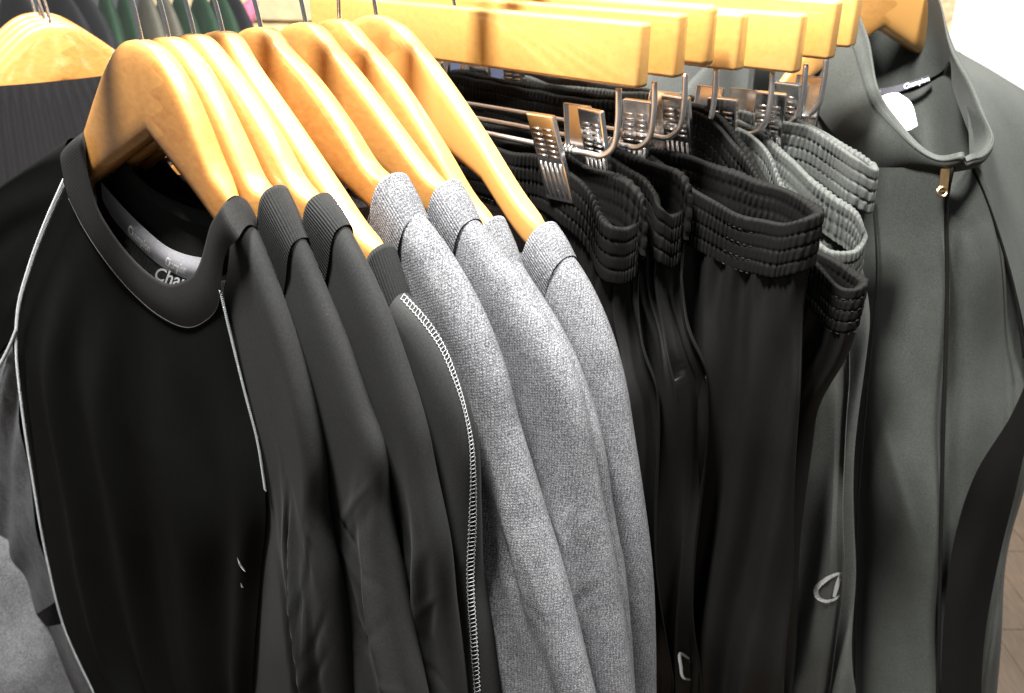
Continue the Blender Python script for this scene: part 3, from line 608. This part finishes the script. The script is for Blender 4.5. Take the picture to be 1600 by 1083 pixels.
for i, S in enumerate(RIM):
    t = TP[i]; mt = M[S['m']]; cu, cz = CLIPS[i]; cxp, zb = pos[i]; d = .011
    root = empty('trousers', W(cu - .15, t, cz), tr_txt[i], 'trousers', 'trousers on clip hangers')
    F3 = [(x, -d, z) for x, z in [loc(px, py, t - d) for px, py in S['f']]]; B3 = [(x, d * (.2 if k == 0 else .9), z) for k, (x, z) in enumerate([loc(px, py, t + d * (.2 if k == 0 else .9)) for k, (px, py) in enumerate(S['b'])])]
    zc = F3[0][2]; xs0 = F3[0][0]; xl = cxp - .21
    left_f = [(xl + (xs0 - .04 - xl) * q, -.008 - .006 * math.sin(q * 9 + i), zc + [.012, .006, .004, .02, .012, .006][i]) for q in (.12, .3, .5, .7, .88, 1.)]
    left_b = [(x, .009 + .005 * math.sin(x * 40), z + .003) for x, y, z in left_f[::-1]]
    loop = left_f + F3 + B3 + left_b + [(xl - .01, .006, zc - .014), (xl - .01, -.006, zc - .014)]
    N = 1500; Lp = cr(loop, N, True)
    tg = np.roll(Lp, -1, 0) - np.roll(Lp, 1, 0); nr = np.stack([-tg[:, 1], tg[:, 0], 0 * tg[:, 0]], 1); nr /= np.linalg.norm(nr, axis=1)[:, None] + 1e-9
    cen = Lp.mean(0); # orientation: outward = away from the loop's inside
    area2 = np.sum(Lp[:, 0] * np.roll(Lp[:, 1], -1) - np.roll(Lp[:, 0], -1) * Lp[:, 1]); nr = nr * (-1 if area2 > 0 else 1)
    arc = np.r_[0, np.cumsum(np.linalg.norm(np.diff(Lp, axis=0), axis=1))]; hw = HW[i]
    g = np.random.RandomState(90 + i); ph = arc / .0050 + np.cumsum(g.normal(0, .05, N)) + .5 * np.sin(arc / .021)
    prof_ = []                                  # (side, depth below rim): outside seam -> rim -> inside
    for e in np.linspace(1, 0, 56): prof_.append((1, e))
    for e in np.linspace(0, .85, 22)[1:]: prof_.append((-1, e))
    V = np.zeros((N, len(prof_), 3)); ns = 4; amp_ = .7 + .5 * (.5 + .5 * wob(arc * 14, 0 * arc, 17 + i, 6, .6, 2.))
    for j, (sd, e) in enumerate(prof_):
        band = e * ns; bi_ = int(min(band, ns - 1)); fr_ = band - bi_
        puff = max(0, 1 - abs(2 * fr_ - 1) ** 4.) ** .6
        ph2 = ph * 2 * math.pi + bi_ * .45 + .6 * np.sin(arc / .03 + bi_ * .7)
        gath = (.5 + .5 * np.sin(ph2 + 1.5 * np.sin(arc / .011 + .5 * bi_) + 1.1 * np.sin(arc / .0067 + .4 * bi_) + (fr_ - .5) * 1.3 * np.sin(arc / .008 + bi_))) ** .8 * np.clip(.6 + .55 * np.sin(arc / .0137 + bi_ * .8 + i), .12, 1)
        thick = .0022 if e > 0 else 0
        rim = min(1, e / .03) ** .5
        off = sd * (thick * rim + .0010 * puff + .0024 * gath * (.58 + .42 * puff) * amp_)
        V[:, j] = Lp + nr * off[:, None]
        V[:, j, 2] -= hw * e * (1 + .04 * np.sin(arc / .05)) - (.0008 * gath if e < .03 else 0)
    V[..., :2] += (nr[:, None, :2] * (.0020 * wob(arc * 13, 0 * arc, 71 + i, 6, .5, 1.6))[:, None, None]) * np.linspace(1, .3, len(prof_))[None, :, None]
    V[..., 2] += (.0012 * wob(arc * 18, 0 * arc, 75 + i, 6, .5, 1.6))[:, None]
    Wv = W(V[..., 0], V[..., 1] + t, V[..., 2])
    wb = grid('waistband', Wv, mt, root, cu=True)
    # legs: from the seam down
    K = 420; idx = np.linspace(0, N, K, endpoint=False).astype(int); S0 = Lp[idx].copy(); S0[:, 2] -= hw * .97
    re = cr([loc(px, py, t) for px, py in REDGE[i]], 50); zbot = -.95; rows = []
    xr0 = S0[:, 0].max(); xl0 = S0[:, 0].min(); aa = (S0[:, 0] - xl0) / (xr0 - xl0); sgn = np.where(np.arange(K) < K * .5, -1., 1.)
    ysg = np.sign(S0[:, 1]); nz = 120; ph = g.uniform(0, 6)
    for q in np.linspace(0, 1, nz):
        zz = S0[:, 2] * (1 - q) + zbot * q
        xr = np.interp(-zz, -re[:, 1], re[:, 0]); xx = xl0 + aa * (xr - xl0)
        b_ = smooth(q, 0, .16); x = S0[:, 0] * (1 - b_) + xx * b_
        edge = np.clip(np.minimum(aa, 1 - aa) / .06, 0, 1); flat = .017 * np.sqrt(1 - (1 - edge) ** 2)
        y = S0[:, 1] * (1 - b_) + (ysg * flat) * b_
        fw = .011 * np.sin(2 * math.pi * (x / .047 + .3 * q) + ph) + .008 * wob(x * 9, q * 1.2 + 0 * x, 60 + i, 6, .6, 2.0)
        y = y + b_ * fw * (.5 + .5 * q) + (.0035 * (1 - smooth(q, 0, .22)) * wob(arc[idx] * 48, 0 * x + q * .7, 81 + i, 7, .6, 1.8) + .0016 * (1 - smooth(q, 0, .07)) * np.sin(arc[idx] / .0062 * 1.9)) * np.where(ysg == 0, 1, ysg) + .0016 * wob(x * 14, q * 2.2 + 0 * x, 30 + i, 8, .6, 2.5) * smooth(q, .02, .2)
        rows.append(np.stack([x, y, zz], 1))
    Gt = np.stack(rows, 1); lg = grid('legs', W(Gt[..., 0], Gt[..., 1] + t, Gt[..., 2]), M['trouser_black_leg'] if S['m'] == 'trouser_black' else mt, root, cu=True); TRO.append((root, lg, wb))
    # stitched rows where the elastic is sewn
    mb = MB()
    for e in (.25, .5, .75, 1.0):
        p = Lp[::4].copy() + nr[::4] * .0024; p[:, 2] -= hw * e; pw = W(p[:, 0], p[:, 1] + t, p[:, 2])
        for k2 in range(0, len(pw) - 2, 2): mb.tube(pw[k2:k2 + 2], .00035, 4)
    mb.build('stitch_rows', M['thread_dark'], root)
# printed logos
def ribbon(pts, wd):
    c = cr(pts, 24); tg = np.gradient(c, axis=0); tg /= np.linalg.norm(tg, axis=1)[:, None]; nr = np.stack([-tg[:, 1], tg[:, 0]], 1)
    wv = np.interp(np.linspace(0, 1, 24), np.linspace(0, 1, len(wd)), wd)[:, None]; a, b = c + nr * wv, c - nr * wv
    return [[tuple(a[k]), tuple(a[k + 1]), tuple(b[k + 1]), tuple(b[k])] for k in range(23)]
root, lg, wb = TRO[4]
decal('logo_print', lg, ribbon([(1316, 894), (1303, 897), (1288, 906), (1277, 920), (1278, 932), (1288, 938), (1301, 936), (1312, 928)], [1.2, 2.4, 3.2, 3.4, 3.2, 2.6, 2, 1]) + ribbon([(1312, 897), (1306, 914), (1301, 932)], [3.2, 3.4, 2.6]), M['silver_print'], root, .0015)
root, lg, wb = TRO[1]
decal('logo_print', lg, ribbon([(1080, 1033), (1070, 1025), (1061, 1020), (1062, 1040), (1066, 1058), (1080, 1062)], [1, 2, 2.5, 2.5, 2, 1]), M['silver_print'], root, .0015)

# ------------------------------------------------------------------ jacket on the far arm
def q3(pts): return [at(*p) for p in pts]
JZ = .93
def jacket_hanger(px, py, Z, label, grp):
    uj = np.array([.86, .51, 0]); nj = np.array([-.51, .86, 0]); o_ = at(px, py, Z)
    h = empty('jacket_hanger', o_, label, 'hanger', grp)
    hanger_parts(h, lambda x, y, z: o_ + np.multiply.outer(x, uj) + np.multiply.outer(-y, nj) + np.multiply.outer(z, z_), lean=.05)
    return h
jacket_hanger(1388, -58, .98, 'wooden hanger inside the open collar of the grey zip jacket', 'jacket hangers')
jk = empty('jacket', at(1470, 600, .93), 'dark grey zip jacket with open stand collar at the right edge', 'jacket', 'zip jackets')
def panel(name, curves, mt, n=70, m=30, par=None, disp=None, flip=False):
    G = loft([q3(c) for c in curves], n, m)
    if disp is not None:
        a, b = np.meshgrid(np.linspace(0, 1, n), np.linspace(0, 1, m), indexing='ij'); G = G + (disp(a, b))[..., None] * np.array([.3, -.9, .2])
    return grid(name, G, mt, par or jk, flip=flip)
def dj(sd, amp, nc=9):
    g = np.random.RandomState(sd + 50); cr_ = [(g.uniform(.1, .95), g.uniform(.1, .9), g.uniform(-.9, .9), g.uniform(.02, .05), g.uniform(.06, .2), g.uniform(.35, 1) * g.choice([-1, 1])) for _ in range(nc)]
    def f(a, b):
        y = amp * (wob(a * 2.2, b * 1.1, sd, 6, .6, 1.8) + .5 * np.sin(9 * a + 5 * b))
        for a0, b0, k, w_, l_, A in cr_: y = y + .45 * amp * A * np.exp(-((b - b0 - k * (a - a0)) / w_) ** 2 - ((a - a0) / l_) ** 2)
        return y * smooth(a, 0, .1)
    return f
# front panel left of the zip (seen from the camera)
panel('front_panel', [[(1180, 160, 1.05), (1175, 400, 1.06), (1170, 700, 1.10), (1170, 1200, 1.2)], [(1268, 130, 1.0), (1270, 330, 1.01), (1275, 700, 1.05), (1285, 1200, 1.15)],
                      [(1345, 262, .93), (1352, 420, .95), (1345, 700, 1.0), (1345, 1200, 1.11)], [(1362, 262, .915), (1378, 420, .93), (1365, 700, .98), (1368, 1200, 1.095)],
                      [(1420, 262, .88), (1425, 450, .91), (1420, 700, .95), (1420, 1200, 1.07)], [(1474, 262, .855), (1476, 450, .89), (1470, 700, .935), (1463, 1200, 1.05)],
                      [(1481, 262, .862), (1480, 450, .90), (1473, 700, .945), (1466, 1200, 1.06)]], M['jacket_grey'], 110, 90, None, dj(3, .0065))
panel('side_front_panel', [[(1462, 262, .880), (1462, 450, .915), (1456, 700, .962), (1448, 1200, 1.076)], [(1502, 256, .88), (1506, 450, .915), (1500, 700, .955), (1492, 1200, 1.07)],
                      [(1528, 262, .89), (1568, 400, .92), (1562, 600, .95), (1545, 800, .985), (1525, 1200, 1.07)],
                      [(1545, 290, .91), (1600, 430, .945), (1604, 620, .985), (1574, 850, 1.03), (1556, 1020, 1.06), (1550, 1200, 1.11)],
                      [(1560, 300, .95), (1618, 430, 1.0), (1612, 620, 1.04), (1582, 850, 1.09), (1562, 1020, 1.12), (1556, 1200, 1.17)]], M['jacket_grey'], 100, 60, None, dj(8, .006))
# black curved insert sweeping from the underarm to the hem
panel('black_insert', [[(1615, 560, .982), (1575, 650, .945), (1520, 740, .928), (1488, 840, .955), (1472, 960, .985), (1466, 1200, 1.055)], [(1612, 600, .984), (1575, 720, .955), (1535, 830, .962), (1505, 960, .99), (1490, 1200, 1.055)],
                       [(1612, 640, .986), (1585, 760, .975), (1556, 880, 1.0), (1535, 1000, 1.02), (1530, 1200, 1.07)]], M['jacket_dark'], 60, 26, None, lambda a, b: .003 + 0 * a)
# sleeve on the right, shoulder to elbow
panel('sleeve', [[(1490, 76, 1.02), (1560, 118, 1.04), (1640, 180, 1.06), (1690, 330, 1.08), (1700, 520, 1.1), (1706, 800, 1.17), (1700, 1250, 1.30)], [(1500, 110, .97), (1565, 150, .985), (1620, 230, 1.0), (1645, 360, 1.02), (1655, 540, 1.05), (1668, 800, 1.10), (1672, 1250, 1.23)],
                 [(1512, 180, .92), (1562, 220, .94), (1595, 300, .955), (1614, 420, .965), (1622, 540, .985), (1640, 800, 1.06), (1646, 1250, 1.19)], [(1515, 245, .885), (1538, 300, .90), (1568, 380, .915), (1590, 470, .935), (1606, 560, .96), (1618, 800, 1.05), (1622, 1250, 1.20)]], M['jacket_grey'], 110, 40, None, dj(5, .003))
tube('raglan_seam', cr(q3([(1512, 246, .880), (1532, 290, .893), (1562, 372, .908), (1585, 455, .926), (1601, 560, .95)]), 60), .0016, M['jacket_dark'], jk, 6)
# stand collar: outside, rim and inside
RIMJ = [(1333, -30, .985), (1337, 20, .965), (1350, 75, .935), (1376, 150, .90), (1417, 216, .865), (1470, 248, .845), (1505, 243, .838), (1538, 242, .85), (1555, 215, .875), (1535, 158, .905), (1505, 100, .94), (1482, 40, .975), (1462, -20, 1.0), (1430, -70, 1.04), (1385, -85, 1.05), (1345, -70, 1.03)]
SEAMJ = [(1215, 60, 1.04), (1240, 115, 1.01), (1285, 190, .975), (1335, 248, .935), (1400, 268, .895), (1470, 272, .86), (1500, 268, .852), (1530, 262, .868), (1538, 235, .90), (1520, 180, .935), (1505, 130, .97), (1490, 85, 1.0), (1475, 110, 1.05), (1440, 125, 1.07), (1390, 140, 1.075), (1330, 130, 1.07)]
rim = cr(q3(RIMJ), 200, True); seam = cr(q3(SEAMJ), 200, True)
# pair the two loops by the measured points
rim = np.vstack([cr(q3([RIMJ[k], RIMJ[(k + 1) % 16]]), 13)[:-1] for k in range(16)]); seam = np.vstack([cr(q3([SEAMJ[k], SEAMJ[(k + 1) % 16]]), 13)[:-1] for k in range(16)])
rim, seam = sm_loop(rim, 22), sm_loop(seam, 30)
kq = np.arange(len(rim)) / 12.; pin = np.exp(-((kq - 6.15) / .22) ** 2)[:, None]; rim = rim + pin * np.array([0, .004, -.005]) - np.exp(-((kq - 5.7) / .35) ** 2)[:, None] * np.array([0, .006, -.003])
rim = rim + (.0035 * wob(kq * .35, 0 * kq, 4, 5, .5, 1.5))[:, None] * np.array([.5, -.5, .6]); cen = rim.mean(0); inw = cen - rim; inw[:, 2] = 0; inw /= np.linalg.norm(inw, axis=1)[:, None]
cols = []
for e in np.linspace(1, 0, 16): cols.append(rim * (1 - e) + seam * e - inw * .006 * math.sin(math.pi * min(1, e * 1.0)) * (1 if e < 1 else 0) + inw * (.0 if e > 0 else .0012) - np.array([0, 0, .002]) * (1 - e) * (e < .05))
cols.append(rim + inw * .0016 + np.array([0, 0, .0016])); cols.append(rim + inw * .0034 + np.array([0, 0, .0010])); cols.append(rim + inw * .0048 - np.array([0, 0, .0015]))
inn = seam + inw * .012
lowd = np.array([0, 0, 1.])
backk = smooth(np.array([max(0, 1 - abs(((k / len(rim)) * 16) - 13.) / 4.5) for k in range(len(rim))]))[:, None]
for e in np.linspace(.08, 1, 14): cols.append((rim + inw * .0048) * (1 - e) + (inn) * e)
cj = grid('stand_collar', np.stack(cols, 1), M['jacket_grey'], jk, cu=True)
# inside of the back, below the neck seam
panel('inside_back', [[(1320, 130, 1.065), (1390, 138, 1.07), (1440, 122, 1.065), (1500, 80, 1.02)], [(1330, 200, 1.06), (1395, 210, 1.065), (1450, 200, 1.06), (1520, 150, .99)], [(1340, 330, 1.05), (1400, 340, 1.06), (1460, 330, 1.05), (1530, 280, .98)]], M['jacket_grey'], 30, 20)
jt = loft([q3([(1362, 140, 1.035), (1400, 134, 1.05), (1452, 117, 1.045)]), q3([(1364, 150, 1.035), (1402, 144, 1.05), (1454, 127, 1.045)])], 30, 5); jto = grid('neck_tape', jt, M['tape_dark'], jk)
print_on('tape_print', 'Champion', patch(jt, .60, .97, .95, .05, -FW * .003), M['white'], jto, .1); print_on('tape_print', 'pion', patch(jt, .0, .14, .95, .05, -FW * .003), M['white'], jto, .1)
lb = loft([q3([(1378, 150, 1.03), (1382, 175, 1.025), (1410, 205, 1.02)]), q3([(1392, 146, 1.03), (1405, 170, 1.022), (1421, 203, 1.02)]), q3([(1404, 145, 1.03), (1423, 160, 1.022), (1434, 196, 1.02)])], 20, 12); grid('care_label', lb, M['white'], jk)
# zip and its pull
tube('zip', cr(q3([(1490, 255, .843), (1481, 300, .856), (1480, 450, .886), (1473, 700, .932), (1465, 1100, 1.02)]), 60), .0022, M['jacket_dark'], jk, 6)
zp = MB(); a, b = at(1477, 264, .846), at(1473, 300, .846); dv = (b - a) / 2
zp.box((a + b) / 2, RT * .0042, dv, FW * .0008); th = np.linspace(0, 2 * math.pi, 20, endpoint=False)
zp.tube(at(1472, 300, .845) + np.outer(np.cos(th) * .0042, RT) + np.outer(np.sin(th) * .0042, UP), .0014, 6, True); zp.build('zip_pull', plain('brass', (.45, .30, .15), .3, 1, 200, .1), jk, False)
tube('collar_stitch', np.array([(rim[k] * .86 + seam[k] * .14) - inw[k] * .0035 for k in range(12, 100)]), .0004, M['thread_dark'], jk, 5)
# seams on the front panel
for pts in ([(1362, 290, .905), (1370, 420, .922), (1356, 600, .95), (1340, 800, .985), (1335, 1100, 1.05)],):
    tube('panel_seam', cr(q3(pts), 60), .0010, M['jacket_dark'], jk, 5)

# ------------------------------------------------------------------ hangers and sweater on the left arm
ub = np.array([.80, .60, 0]); rb = np.array([-.60, .80, 0])
lt = ['frontmost wooden hanger of the group at top left, showing its scalloped joint', 'second hanger of the top left group, just behind the frontmost', 'third hanger of the top left group', 'rearmost hanger of the top left group']
B0 = at(80, 36, 1.06)
for i in range(4):
    o_ = B0 + rb * (.026 * i) + np.array([0, 0, .002 * i]); h = empty('side_hanger', o_, lt[i], 'hanger', 'hangers of the left arm')
    hanger_parts(h, lambda x, y, z, o_=o_: o_ + np.multiply.outer(x, ub) + np.multiply.outer(y, rb) + np.multiply.outer(z, z_), lean=[-.1, -.2, -.05, -.15][i])
sw = empty('sweater', at(60, 300, .93), 'black garment with broad ribbed neck behind the front shirt', 'sweater')
n, m = 900, 26; th = np.linspace(0, 2 * math.pi, n, endpoint=False); P = np.zeros((n, m, 3))
o_ = B0 + rb * .004
for j, e in enumerate(np.linspace(0, 1, m)):
    rib = .0016 * np.sin(th * 95) * min(1, e * 6); a = .165 + .05 * e + rib; b = .030 + .012 * e + rib
    xx = a * np.cos(th) + .0; yy = -b * np.sin(th) ; P[:, j] = o_ + np.outer(xx - .02, ub) + np.outer(yy, rb) + np.outer(-.052 - .010 * np.sin(th) - .13 * e - .02 * np.cos(th) ** 2 * e + 0 * th, z_)
grid('ribbed_neck', P, M['sweater_black'], sw, cu=True)
P2 = np.zeros((120, 30, 3)); th = np.linspace(0, 2 * math.pi, 120, endpoint=False)
for j, e in enumerate(np.linspace(0, 1, 30)):
    a = .214 - .03 * e; b = .042 + .02 * e + .006 * np.sin(th * 7) * e; P2[:, j] = o_ + np.outer(a * np.cos(th) - .02, ub) + np.outer(-b * np.sin(th) + .10 * e, rb) + np.outer(np.full(120, -.180 - .22 * e), z_)
grid('body', P2, M['sweater_black'], sw, cu=True)
# pale grey garment low at the left edge
gs = empty('grey_garment', at(30, 1020, 1.12), 'heather grey garment glimpsed below the front shirt sleeve at lower left', 'shirt')
G = loft([q3([(-160, 800, 1.42), (-150, 1000, 1.44), (-140, 1200, 1.5)]), q3([(-40, 820, 1.34), (-30, 1020, 1.36), (-30, 1200, 1.42)]), q3([(60, 860, 1.36), (72, 1040, 1.38), (90, 1200, 1.44)]), q3([(130, 860, 1.42), (140, 1040, 1.44), (170, 1200, 1.5)])], 50, 60)
a, b = np.meshgrid(np.linspace(0, 1, 50), np.linspace(0, 1, 60), indexing='ij'); G = G + (.006 * wob(a * 1.5, b * 2, 77, 6, .6, 2))[..., None] * FW
grid('body', G, M['heather'], gs)
# ------------------------------------------------------------------ far racks and fittings
def far_garment(px, py, Z, mt, ux, wdt, hgt, label, grp, nm='hanging_jacket'):
    o_ = at(px, py, Z); e = empty(nm, o_, label, 'jacket', grp); U = np.array([math.cos(ux), math.sin(ux), 0]); V = np.array([-math.sin(ux), math.cos(ux), 0]); n, m = 40, 40
    th = np.linspace(0, 2 * math.pi, m, endpoint=False); P = np.zeros((n, m, 3))
    for k, q in enumerate(np.linspace(0, 1, n)):
        a = wdt * (.12 + .88 * math.sin(min(1, q * 4.2) * math.pi / 2) ** .8); b = .006 + .030 * min(1, q * 5) + .004 * np.sin(th * 9 + px) * q
        P[k] = o_ + np.outer(a * np.cos(th), U) + np.outer(b * np.sin(th), V) + np.outer(np.full(m, -hgt * q ** 1.15), z_)
    grid('body', P, M[mt], e, cv=True); tube('hook', np.array([o_ - z_ * .01, o_ + z_ * .05]), .002, M['chrome'], e, 6)
fg = [(150, -15, 'far_green', 'green'), (180, -12, 'far_green', 'green'), (214, -14, 'far_olive', 'olive grey'), (243, -8, 'far_olive', 'olive grey'), (268, -10, 'far_green', 'green'), (300, -12, 'far_green', 'green'), (328, -14, 'far_green', 'green'), (352, -10, 'far_dark', 'dark')]
names_ = ['leftmost green jacket', 'second green jacket from the left', 'olive grey jacket beside the two left green ones', 'second olive grey jacket', 'green jacket right of the olive ones', 'green jacket in the middle right', 'last green jacket', 'dark jacket at the right end']
for (px, py, mt, cn), nm in zip(fg, names_): far_garment(px + 12, py, 2.25, mt, R(-62), .20, .8, nm + ' of the blurred far rack', 'garments on the far rack')
for px, nm in ((20, 'grey black jacket at the far left top corner'), (85, 'black jacket left of the green ones'), (115, 'black jacket touching the leftmost green one')):
    far_garment(px, -25, 2.1, 'far_dark', R(-50), .22, .8, nm + ' on the far rack', 'garments on the far rack')
for px, py, Z, nm in ((760, 60, 1.75, 'navy garment seen under the trouser hanger bars'), (900, 80, 1.8, 'dark blue garment behind the chrome clips')):
    far_garment(px, py, Z, 'far_navy', R(10), .35, .9, nm, 'garments behind the trousers')
for px, py, Z, nm in ((1090, 70, 1.35, 'pale grey garment between the trouser clips and bars'), (1180, 60, 1.28, 'pale grey garment behind the rear clips')):
    far_garment(px, py, Z, 'trouser_grey', R(35), .20, .9, nm, 'garments behind the trousers')
cb = empty('drawer_unit', at(420, -10, 3.0), 'cream wooden drawer unit far behind the shirt hangers', 'cabinet')
c = at(420, 40, 3.0); box_obj('carcass', c, .30, .2, .45, M['cream'], cb, R(-10), .006)
for k in range(5): box_obj('drawer_front', c + np.array([0, -.21, .27 - .16 * k]) , .27, .012, .07, M['cream'], cb, R(-10), .006)
pk = empty('bundle', at(388, 28, 2.6), 'small pink striped bundle beside the cream drawers', 'cloth'); n_ = cr([(-.03, -.05), (-.012, -.01), (.006, .03), (.02, .05)], 20)
tube('roll', at(388, 28, 2.6) + np.outer(n_[:, 0], RT) + np.outer(n_[:, 1], UP), np.sin(np.linspace(.3, 2.8, 20)) * .022 + .004, M['pink'], pk, 12)
pc = at(1456, 10, 2.6); zt = pc[2] + .5
box_obj('stone_pillar', (pc[0], pc[1], zt / 2 + .002), .048, .048, zt / 2 - .003, M['stone'], None, R(6), .01); tag(bpy.data.objects['stone_pillar'], 'rough tan stone pillar just showing behind the jacket collar', 'pillar')
